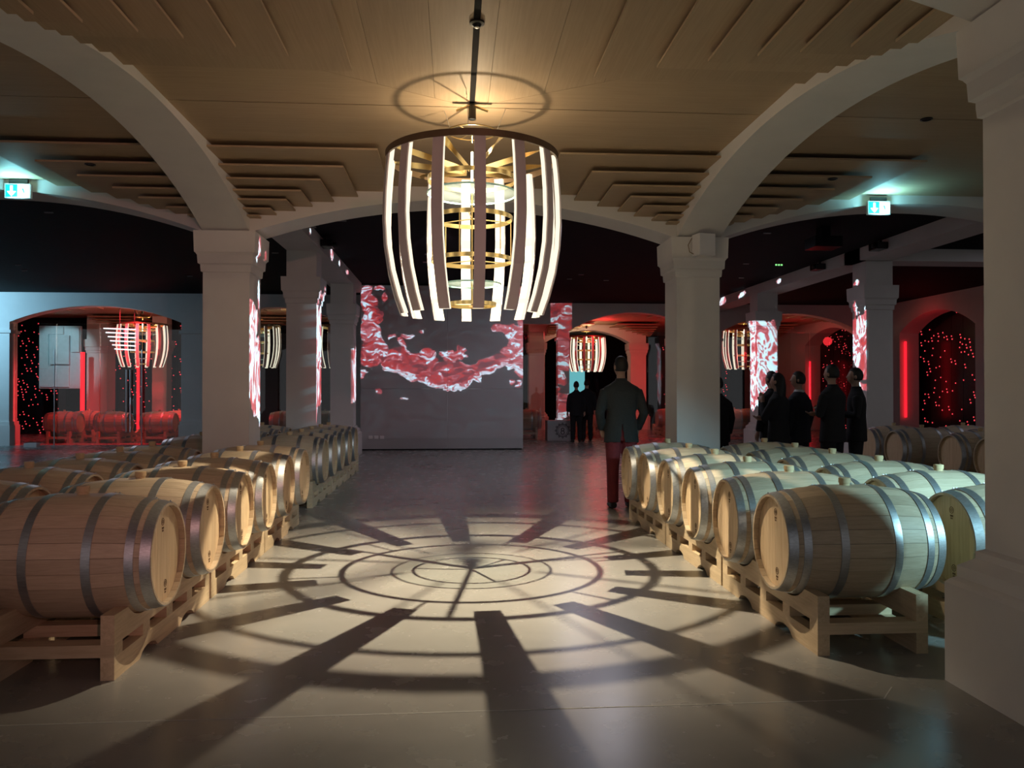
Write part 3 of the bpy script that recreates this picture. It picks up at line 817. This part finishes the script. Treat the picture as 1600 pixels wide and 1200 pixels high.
for x0, x1, z0, z1, d in ((-.70, .62, 1.55, 3.62, .06), (-.66, -.38, 2.2, 3.4, .12), (-.32, .30, 2.35, 3.30, .16), (.34, .60, 2.75, 3.55, .12), (-.64, .28, 1.60, 2.30, .11), (-.5, .1, 3.34, 3.6, .13)):
    MB().box(x0, x1, -d, .05, z0, z1).build('block', MAT['pale_block'], e, bevel=.01)
MB().box(-.1, .1, 0, .05, 0, 1.6).build('post', MAT['black_paint'], e)
e = empty('reflection_lines', (-9.25, 23.1, 0)); tag(e, 'glowing white lines standing in for reflections in front of the left chandelier', 'light')  # glowing bars imitate lines mirrored in the left glass
for k in range(6):
    MB().tube([(-.55 + .06 * k, 0, 3.22 - .115 * k), (.32, 0, 3.19 - .115 * k)], .016, 8).build('reflection_line', MAT['reflection_white'], e)
for x in (-.12, .28): MB().tube([(x, .03, 2.5), (x, .03, 4.0)], .008, 6).build('hanging_wire', MAT['cap_black'], e)
e = MB().box(-.16, .16, -.1, .1, .0, .10).build('floor_lamp_box', MAT['white_plastic']); e.location = (-11.1, 21.9, 0); tag(e, 'small pale box on the floor before the left glass front', 'box')
# projectors on the beams
def projector(x, y, z, rz, label):
    e = empty('projector', (x, y, z), rz); tag(e, label, 'projector', 'black projectors on the beams')
    MB().box(-.15, .15, -.10, .10, -.06, .06).build('body', MAT['black_gloss'], e, bevel=.01)
    MB().lathe([(.04, -.14), (.04, -.10)], 16, (.05, 0, 0), axis='y').build('lens', MAT['cap_black'], e, True)
    MB().box(-.02, .02, .02, .06, .06, Z_BLK - z if z > 3.85 else .2).build('bracket', MAT['cap_black'], e)
    return e
projector(7.42, 13.55, 4.0, -PI / 2, 'black projector on the right beam above the pale hall column')
projector(7.42, 15.9, 4.0, -PI / 2, 'black projector on the right beam further back')
projector(-2.2, 12.2, 4.0, PI / 2, 'black projector on the left beam near the main arch')
projector(-2.2, 14.0, 4.0, PI / 2, 'black projector on the left beam over the second column')
projector(-.31, 12.9, 4.0, PI, 'black projector under the hall ceiling facing the projection wall')

# ------------------------------------------------------------------ people
def remesh(mb, name, mat, parent, vox, smooth=4):
    tmp = bpy.data.objects.new('tmp', mb.mesh('tmp', None)); COL.objects.link(tmp)
    m = tmp.modifiers.new('r', 'REMESH'); m.mode = 'VOXEL'; m.voxel_size = vox
    s = tmp.modifiers.new('s', 'SMOOTH'); s.factor = .5; s.iterations = smooth
    dg = bpy.context.evaluated_depsgraph_get(); dg.update()
    me = bpy.data.meshes.new_from_object(tmp.evaluated_get(dg)); me.name = name
    bpy.data.objects.remove(tmp)
    me.materials.clear(); me.materials.append(mat)
    me.polygons.foreach_set('use_smooth', [True] * len(me.polygons))
    return link(name, me, parent)
def ell(c, rx, ry, n=20, p=2.3):
    out = []
    for i in range(n):
        a = 2 * PI * i / n; ca, sa = math.cos(a), math.sin(a)
        out.append((c[0] + rx * math.copysign(abs(ca) ** (2 / p), ca), c[1] + ry * math.copysign(abs(sa) ** (2 / p), sa), c[2]))
    return out
def hand(m, wrist, d, side, curl=.5):
    # wrist point, forearm direction d; palm and five fingers
    d = Vector(d).normalized(); wv = Vector(wrist)
    s = Vector((0, 1, 0)) if abs(d.y) < .7 else Vector((0, 0, 1)); s = (s - d * s.dot(d)).normalized(); nrm = d.cross(s) * side
    m.tube([wv - d * .02, wv + d * .04, wv + d * .085], [.026, .036, .032], 10)
    for k, (o, L) in enumerate(((-.030, .068), (-.010, .078), (.010, .074), (.029, .058))):
        p = wv + d * .08 + s * o; q = p + d * L * .5 + nrm * L * curl * .25; r = q + d * L * .35 + nrm * L * curl * .5
        m.tube([p, q, r], [.0105, .0095, .008], 8)
    p = wv + d * .03 - s * .03; m.tube([p, p + d * .035 - s * .025 + nrm * .012, p + d * .065 - s * .028 + nrm * .03], [.013, .011, .009], 8)
def person(loc, rz, H, label, jacket, trousers, arms='down', hair='short', vox=.012, shirt=False, long_coat=False, group=None, vent=False, female=False, skip_face=False, head_turn=0):
    e = empty('person', loc, rz); tag(e, label, 'person', group)
    s = H / 1.78
    def S(p): return (p[0] * s, p[1] * s, p[2] * s)
    sw = .192 if not female else .165
    # faces -Y; joints
    arm = {}
    for sd in (-1, 1):
        sh = Vector((sd * sw, .005, 1.395))
        if arms == 'pockets': el, wr = Vector((sd * .262, .05, 1.12)), Vector((sd * .215, -.09, .92))
        elif arms == 'folded': el, wr = Vector((sd * .25, -.02, 1.14)), Vector((sd * -.02, -.22, 1.17 + .03 * sd))
        elif arms == 'glass': el, wr = (Vector((sd * .25, .0, 1.13)), Vector((sd * .12, -.25, 1.16))) if sd > 0 else (Vector((sd * .24, .03, 1.13)), Vector((sd * .25, -.06, .88)))
        elif arms == 'raised': el, wr = (Vector((sd * .22, -.10, 1.15)), Vector((sd * .06, -.20, 1.38))) if sd > 0 else (Vector((sd * .23, -.06, 1.13)), Vector((sd * .0, -.23, 1.15)))
        else: el, wr = Vector((sd * .245, .03, 1.14)), Vector((sd * .25, -.04, .88))
        arm[sd] = (sh, el, wr)
    # body
    m = MB()
    m.loft([ell(S((0, .0, z)), rx * s, ry * s) for z, rx, ry in ((.86, .15, .10), (.95, .155, .105), (1.08, .135, .095), (1.25, .155, .105), (1.38, .165, .10), (1.45, .12, .075), (1.49, .06, .055))])
    m.tube([S((0, .005, 1.44)), S((0, -.005, 1.54)), S((0, -.012, 1.60))], [.058 * s, .052 * s, .05 * s], 12)
    ct, st = math.cos(head_turn), math.sin(head_turn)
    def Hd(p): return S((p[0] * ct - p[1] * st, p[0] * st + p[1] * ct, p[2]))
    hb = MB(); hb.sphere((0, 0, 0), (.074, .095, .115), 20, 14)
    vs = []
    for (x, y, z) in hb.v:
        if z < -.02: y2 = y * (.92) - .012 * min(1, -z / .1); x *= 1 - .22 * min(1, (-z - .02) / .09)
        else: y2 = y
        vs.append(Hd((x, y2 - .012, z + 1.665)))
    m.add(vs, hb.f)
    m.tube([Hd((0, -.100, 1.685)), Hd((0, -.122, 1.652)), Hd((0, -.104, 1.643))], [.009 * s, .015 * s, .011 * s], 8)
    m.tube([Hd((-.022, -.098, 1.612)), Hd((0, -.104, 1.612)), Hd((.022, -.098, 1.612))], .009 * s, 8)
    for sd in (-1, 1): m.sphere(Hd((sd * .078, -.005, 1.66)), (.012 * s, .02 * s, .032 * s), 10, 8)
    for sd in (-1, 1):
        sh, el, wr = arm[sd]
        m.tube([S(sh), S(sh.lerp(el, .5)), S(el), S(el.lerp(wr, .45)), S(wr)], [.050 * s, .046 * s, .038 * s, .036 * s, .027 * s], 12)
        if arms != 'pockets': hand(m, S(wr), (wr - el), -sd, .7)
        else: m.tube([S(wr), S(wr + Vector((-sd * .03, -.0, -.09)))], [.03 * s, .036 * s], 10)
        hip, kn, an = Vector((sd * .085, .0, .90)), Vector((sd * .095, -.012, .49)), Vector((sd * .10, .02, .09))
        m.tube([S(hip), S(hip.lerp(kn, .5)), S(kn), S(kn.lerp(an, .35)), S(an)], [.088 * s, .076 * s, .056 * s, .056 * s, .038 * s], 12)
        m.tube([S((sd * .10, .05, .05)), S((sd * .105, -.05, .045)), S((sd * .11, -.13, .03))], [.038 * s, .038 * s, .026 * s], 10)
    remesh(m, 'body', MAT['skin'], e, vox)
    # jacket
    j = MB(); b = 1.0
    low = .50 if long_coat else .80
    prof = [(low, .205 if not long_coat else .19, .135), (.90, .195, .135), (1.02, .178, .128), (1.12, .17, .122), (1.28, .196, .128), (1.37, .212, .118), (1.425, .205, .095), (1.465, .13, .082), (1.505, .075, .07)]
    if not long_coat: prof[0] = (.775, .208, .138)
    j.loft([ell(S((0, .005, z)), rx * s, ry * s, 24) for z, rx, ry in prof])
    for sd in (-1, 1):
        sh, el, wr = arm[sd]
        j.tube([S(sh + Vector((-sd * .05, 0, -.03))), S(sh + Vector((sd * .008, 0, -.03))), S(sh.lerp(el, .5)), S(el), S(el.lerp(wr, .5)), S(el.lerp(wr, .93))], [.055 * s, .064 * s, .062 * s, .056 * s, .050 * s, .044 * s], 14)
    jo = remesh(j, 'jacket', MAT[jacket], e, vox, 5)
    if vent:
        bm = bmesh.new(); bm.from_mesh(jo.data)
        dl = [f for f in bm.faces if f.calc_center_median().y > .05 * s and f.calc_center_median().z < 1.0 * s and abs(f.calc_center_median().x - .012) < (1.0 * s - f.calc_center_median().z) * .13]
        dl += [f for f in bm.faces if f.calc_center_median().z < .785 * s and abs(f.calc_center_median().x) < .17 * s]
        bmesh.ops.delete(bm, geom=list(set(dl)), context='FACES'); bm.to_mesh(jo.data); bm.free()
    # collar
    MB().loft([ell(S((0, .004, z)), rx * s, ry * s, 20) for z, rx, ry in ((1.47, .085, .078), (1.525, .066, .064), (1.53, .058, .056), (1.48, .06, .06))], False).build('collar', MAT['shirt' if shirt else jacket], e, True)
    # trousers
    t = MB()
    t.loft([ell(S((0, .0, z)), rx * s, ry * s) for z, rx, ry in ((.80, .165, .115), (.90, .168, .118), (1.0, .155, .11))])
    for sd in (-1, 1):
        hip, kn, an = Vector((sd * .088, .0, .88)), Vector((sd * .098, -.012, .49)), Vector((sd * .102, .015, .075))
        t.tube([S(hip), S(hip.lerp(kn, .5)), S(kn), S(kn.lerp(an, .5)), S(an)], [.105 * s, .092 * s, .074 * s, .070 * s, .066 * s], 14)
    remesh(t, 'trousers', MAT[trousers], e, vox)
    for sd in (-1, 1):
        m = MB(); m.tube([S((sd * .10, .075, .045)), S((sd * .102, .03, .05)), S((sd * .106, -.06, .05)), S((sd * .11, -.135, .036)), S((sd * .112, -.165, .03))], [.034 * s, .046 * s, .046 * s, .036 * s, .022 * s], 12)
        m.v = [(x, y, max(z, .0)) for x, y, z in m.v]; m.build('shoe', MAT['leather'], e, True)
    # hair: cap over the skull
    h = MB()
    hc = MB(); hc.sphere((0, 0, 0), (.083, .104, .122), 20, 14); vs = []
    for (x, y, z) in hc.v:
        if y < -.02 and z < .055: y = -.02 + (y + .02) * .3
        if z < -.055: z = -.055 + (z + .055) * .25
        vs.append(Hd((x, y - .006, z + 1.675)))
    h.add(vs, hc.f)
    if hair == 'long': h.loft([ell(Hd((0, .045, z)), rx * s, ry * s, 18) for z, rx, ry in ((1.36, .075, .035), (1.45, .092, .05), (1.60, .092, .06), (1.70, .07, .05))])
    if hair == 'bun': h.sphere(Hd((0, .08, 1.76)), .05 * s, 12, 8)
    remesh(h, 'hair', MAT['hair'], e, .012, 3)
    return e
man = person((2.06, 9.83, 0), PI, 1.88, 'man in a grey blazer and red trousers standing with his back turned', 'jacket_grey', 'trouser_red', 'pockets', vent=True, vox=.011, head_turn=.35)
def toward(x, y): return math.atan2(y, x) + PI / 2
G1 = 'group watching the projection'
person((4.28, 10.35, 0), 3.9, 1.69, 'dark figure with long hair and arms drawn up, leftmost of the group at right', 'cloth_black', 'cloth_black', 'raised', 'long', long_coat=True, group=G1, female=True, vox=.013)
person((4.60, 11.35, 0), 3.6, 1.74, 'dark figure whose head shows between the two left figures of the group', 'cloth_black', 'cloth_black', 'down', group=G1, vox=.014)
person((4.74, 10.75, 0), 3.75, 1.72, 'figure in a dark suit with pale collar, second in the group at right', 'cloth_navy', 'cloth_navy', 'down', shirt=True, group=G1, vox=.013, head_turn=.5)
person((4.95, 10.2, 0), 3.7, 1.80, 'tall black silhouette in the middle of the group at right', 'cloth_black', 'cloth_black', 'folded', group=G1, vox=.013)
mr = person((5.48, 10.6, 0), 4.29, 1.77, 'man in dark clothes holding a glass, rightmost of the group', 'cloth_black', 'cloth_black', 'glass', group=G1, vox=.013)
person((3.78, 11.3, 0), 3.5, 1.66, 'dark figure half hidden by the boxed column', 'cloth_black', 'cloth_black', 'down', group=G1, vox=.014)
person((3.46, 22.7, 0), PI, 1.74, 'distant silhouette on the left in the lit doorway behind the splashed pillar', 'cloth_black', 'cloth_black', 'down', group='pair in the doorway', vox=.016)
person((3.84, 23.15, 0), PI, 1.80, 'distant taller silhouette on the right in the lit doorway', 'cloth_black', 'cloth_black', 'down', group='pair in the doorway', vox=.016)
wg = MB().lathe([(.034, 0), (.034, .004), (.004, .008), (.004, .085), (.03, .11), (.038, .14), (.030, .18), (.0285, .18), (.036, .14), (.028, .112)], 20).build('wine_glass', MAT['pane_glass'], None, True)
wg.location = (5.11, 10.68, 1.09); tag(wg, 'wine glass held up in the group of dark figures', 'glass')

# ------------------------------------------------------------------ projected light
WY = 20.0; PJ = (-.31, 13.1, 4.0); DY = WY - PJ[1]
def to_wall(cx, cy): return (-2.33 + (cx - 85) * .003802, 4.09 - (cy - 65) * .00384)
def wall_pattern(nt, u, v):
    X = u * DY + PJ[0]; Z = v * DY + PJ[2]
    wn = ex_noise(nt, X, Z, 2.6, 3, .4, 3.1); wm = ex_noise(nt, X, Z, 2.6, 3, .4, 9.7)
    a = X + (wn - .5) * .42; b = Z + (wm - .5) * .42
    # the wave
    top = pwl(a, [to_wall(*p) for p in ((200, 520), (340, 470), (450, 505), (560, 570), (720, 575), (860, 548), (990, 512), (1160, 520))])
    bot = pwl(a, [to_wall(*p) for p in ((190, 600), (260, 625), (480, 690), (640, 748), (730, 745), (820, 690), (920, 630), (1020, 590), (1160, 640))])
    inx = a.step(*sorted((to_wall(205, 0)[0], to_wall(260, 0)[0])))
    wave = (top - b).min(b - bot) * 5 * inx + .35 * inx
    tot = None
    for cx, cy, sx, sy in ((128, 95, 38, 40), (135, 180, 42, 60), (160, 270, 55, 65), (150, 370, 62, 70), (185, 470, 70, 70), (150, 540, 75, 45),
                           (520, 505, 40, 30), (545, 545, 32, 22), (660, 505, 52, 26), (735, 500, 36, 34), (690, 540, 62, 26), (347, 435, 24, 34), (398, 388, 36, 14),
                           (1000, 335, 46, 20), (1065, 365, 46, 40), (1110, 430, 56, 50), (1085, 495, 70, 40), (1140, 560, 60, 60), (1150, 640, 40, 40),
                           (210, 95, 22, 18), (232, 150, 14, 18), (205, 750, 22, 16), (375, 800, 26, 8), (1110, 705, 14, 18), (95, 630, 18, 22), (490, 368, 10, 10), (298, 392, 12, 12), (1135, 355, 8, 14), (1068, 690, 12, 14)):
        X0, Z0 = to_wall(cx, cy); g = gauss(a, b, X0, Z0, sx * .0038 * 1.15, sy * .0038 * 1.15)
        tot = g if tot is None else tot.max(g)
    # splash that falls on the pillar behind, seen past the wall edge
    k = DY / (24.0 - PJ[1])
    def pil(x, z): return (PJ[0] + (x - PJ[0]) * k, PJ[2] + (z - PJ[2]) * k)
    for x, z, sx, sz in ((3.15, 4.0, .5, .35), (3.1, 3.5, .5, .5), (3.1, 2.9, .5, .5), (3.1, 2.4, .5, .35), (3.05, 1.9, .3, .14), (3.0, 1.62, .18, .12), (3.0, 1.2, .18, .08)):
        X0, Z0 = pil(x, z); tot = tot.max(gauss(a, b, X0, Z0, sx * k, sz * k))
    f = tot.max(wave)
    m = f.gt(.34)
    low = (1 - (b - bot).step(.05, .17)) * .24 * wave.gt(.3)
    wv = (1 - tot.gt(.42)) * -.10
    col = wine_colour(nt, a, b, f, .34, 3.0, .6, 1.5, 1.7, low + wv)
    m = m * X.gt(-2.36) * X.lt(2.12) * Z.lt(4.1)
    # faint raster glow of the beamer on the whole wall
    base = X.gt(-2.34) * X.lt(2.1) * Z.gt(.3) * .020
    return col, m * 1.0 + base
projector_light('projector_beam', PJ, (0, 1, 0), 3400, wall_pattern, None, 80)
def side_pattern(P, sgn, plane, spans, zr, off):
    D = abs(plane - P[0])
    def fn(nt, u, v):
        Y = u * (D * (-sgn)) + P[1]; Z = v * D + P[2]
        n = ex_noise(nt, Y, Z, 1.1, 3, 1.0, off)
        m = None
        for y0, y1, z0, z1 in spans:
            edge = (n - .5) * 1.6
            q = Y.gt(y0) * Y.lt(y1) * (Z + edge).gt(z0) * (Z + edge).lt(z1)
            m = q if m is None else m.max(q)
        for y, z, sy, sz in zr: m = m.max(gauss(Y, Z + (n - .5) * .3, y, z, sy, sz).gt(.4))
        col = wine_colour(nt, Y, Z, n * 0 + 1, .3, 1.25, 1.6, .9, off + 4, n * 0 + .085)
        return col, m
    return fn
PA = (7.22, 13.55, 4.0)
projector_light('projector_beam', PA, (-1, 0, 0), 7000, side_pattern(PA, -1, -2.32, [(9.2, 9.70, 1.25, 2.35), (14.08, 14.62, 1.15, 3.05), (18.33, 18.9, 1.3, 2.5)],
    [(9.3, 3.1, .06, .14), (9.6, 3.07, .05, .05), (9.62, 2.6, .05, .2), (12.9, 4.0, .14, .07), (15.2, 4.02, .2, .1), (16.2, 4.0, .12, .08), (17.4, 4.02, .25, .05)], 2.2), None, 100)
PB = (-2.02, 12.2, 4.0)
projector_light('projector_beam', PB, (1, 0, 0), 7000, side_pattern(PB, 1, 7.463, [(14.394, 14.897, 1.75, 2.95), (18.94, 19.79, 1.05, 3.25)],
    [(14.75, 3.55, .12, .06), (16.6, 4.0, .12, .06), (18.1, 4.0, .14, .06), (20.5, 4.02, .3, .08), (22.0, 4.0, .3, .1)], 6.4), None, 100)
# ------------------------------------------------------------------ lamps of the far rooms and added fill of the hall
RED = (1.0, .03, .04)
for loc, en in (((-9.0, 25.0, 3.5), 25), ((2.4, 27.5, 3.4), 12), ((5.3, 28.0, 3.6), 22), ((7.4, 28.6, 2.0), 22), ((7.5, 24.9, 1.6), 14), ((4.3, 25.2, 2.0), 8), ((9.2, 25.0, 2.6), 22), ((12.2, 27.5, 3.0), 8), ((12.9, 21.5, 3.2), 5)):
    lamp('red_flood', 'POINT', loc, en, RED, shadow_soft_size=.15)
for x, y, z, en in ((-9.15, 24.7, 3.6, 14), (4.85, 29.3, 3.6, 16), (-5.3, 25.2, 3.6, 3), (9.45, 25.6, 3.6, 8)):
    lamp('chandelier_bulb', 'POINT', (x, y, z), en, (1.0, .72, .4), shadow_soft_size=.05)
lamp('wall_washer', 'SPOT', (-14.2, 20.0, 3.8), 620, (.32, .72, 1.0), target=(-13.2, 22.4, 3.4), spot_size=2.2, spot_blend=1, shadow_soft_size=.05)
lamp('added_block_lamp', 'SPOT', (-12.6, 24.6, 3.7), 170, (.6, .9, 1.0), target=(-12.95, 27.4, 2.6), spot_size=.8, spot_blend=.5, shadow_soft_size=.05)  # added lamp, only lights the stand-in blocks

# dim cool fill added under the hall ceiling, lifts the dark columns
for x, y, en in ((2.6, 13.2, 30), (2.6, 17.5, 30), (-6.5, 15.0, 25), (10.5, 13.0, 5)):
    lamp('hall_fill_light', 'AREA', (x, y, Z_BLK - .02), en, (.88, .86, 1.0), size=.5, shape='SQUARE')
# behind the viewer: cool lamp in an added exit sign body, glints on the hoops of the right barrels
SIGN_W = 24
e = exit_sign(6.0, 1.0, 2.75, 'unseen cool lamp given an exit sign body, behind the near right pillar, outside the picture', rz=PI + .72)
for x in (-.08, .08): MB().tube([(x, .022, .12), (x, .022, 1.25)], .006).build('hanging_rod', MAT['cap_black'], e)
for ch_ in e.children:
    if ch_.type == 'LIGHT': ch_.location = (0, -.06, 0); ch_.data.size = .3; ch_.data.color = (.42, .85, 1.0); ch_.data.spread = .62; ch_.rotation_euler = (Matrix.Rotation(-(PI + .72), 3, 'Z') @ Vector((-2.7, 4.2, -2.05))).to_track_quat('-Z', 'Y').to_euler()

# red accent lamp behind the viewer (tints the left column and barrels) and teal lit window deep in the red room
lamp('red_accent_spot', 'SPOT', (1.6, -3.0, 2.6), 260, (1.0, .40, .36), target=(-2.5, 9.2, 1.6), spot_size=.62, spot_blend=.6, shadow_soft_size=.04)
t = MB().box(5.15, 5.85, 35.85, 35.95, .9, 2.6).build('lit_doorway', emit('teal_light', (.12, .42, .46), .9)); tag(t, 'small teal lit doorway deep behind the two distant silhouettes', 'doorway')

lamp('red_flood', 'SPOT', (-9.2, 22.95, 3.75), 700, RED, target=(-9.5, 23.9, .4), spot_size=2.3, spot_blend=.6, shadow_soft_size=.1)
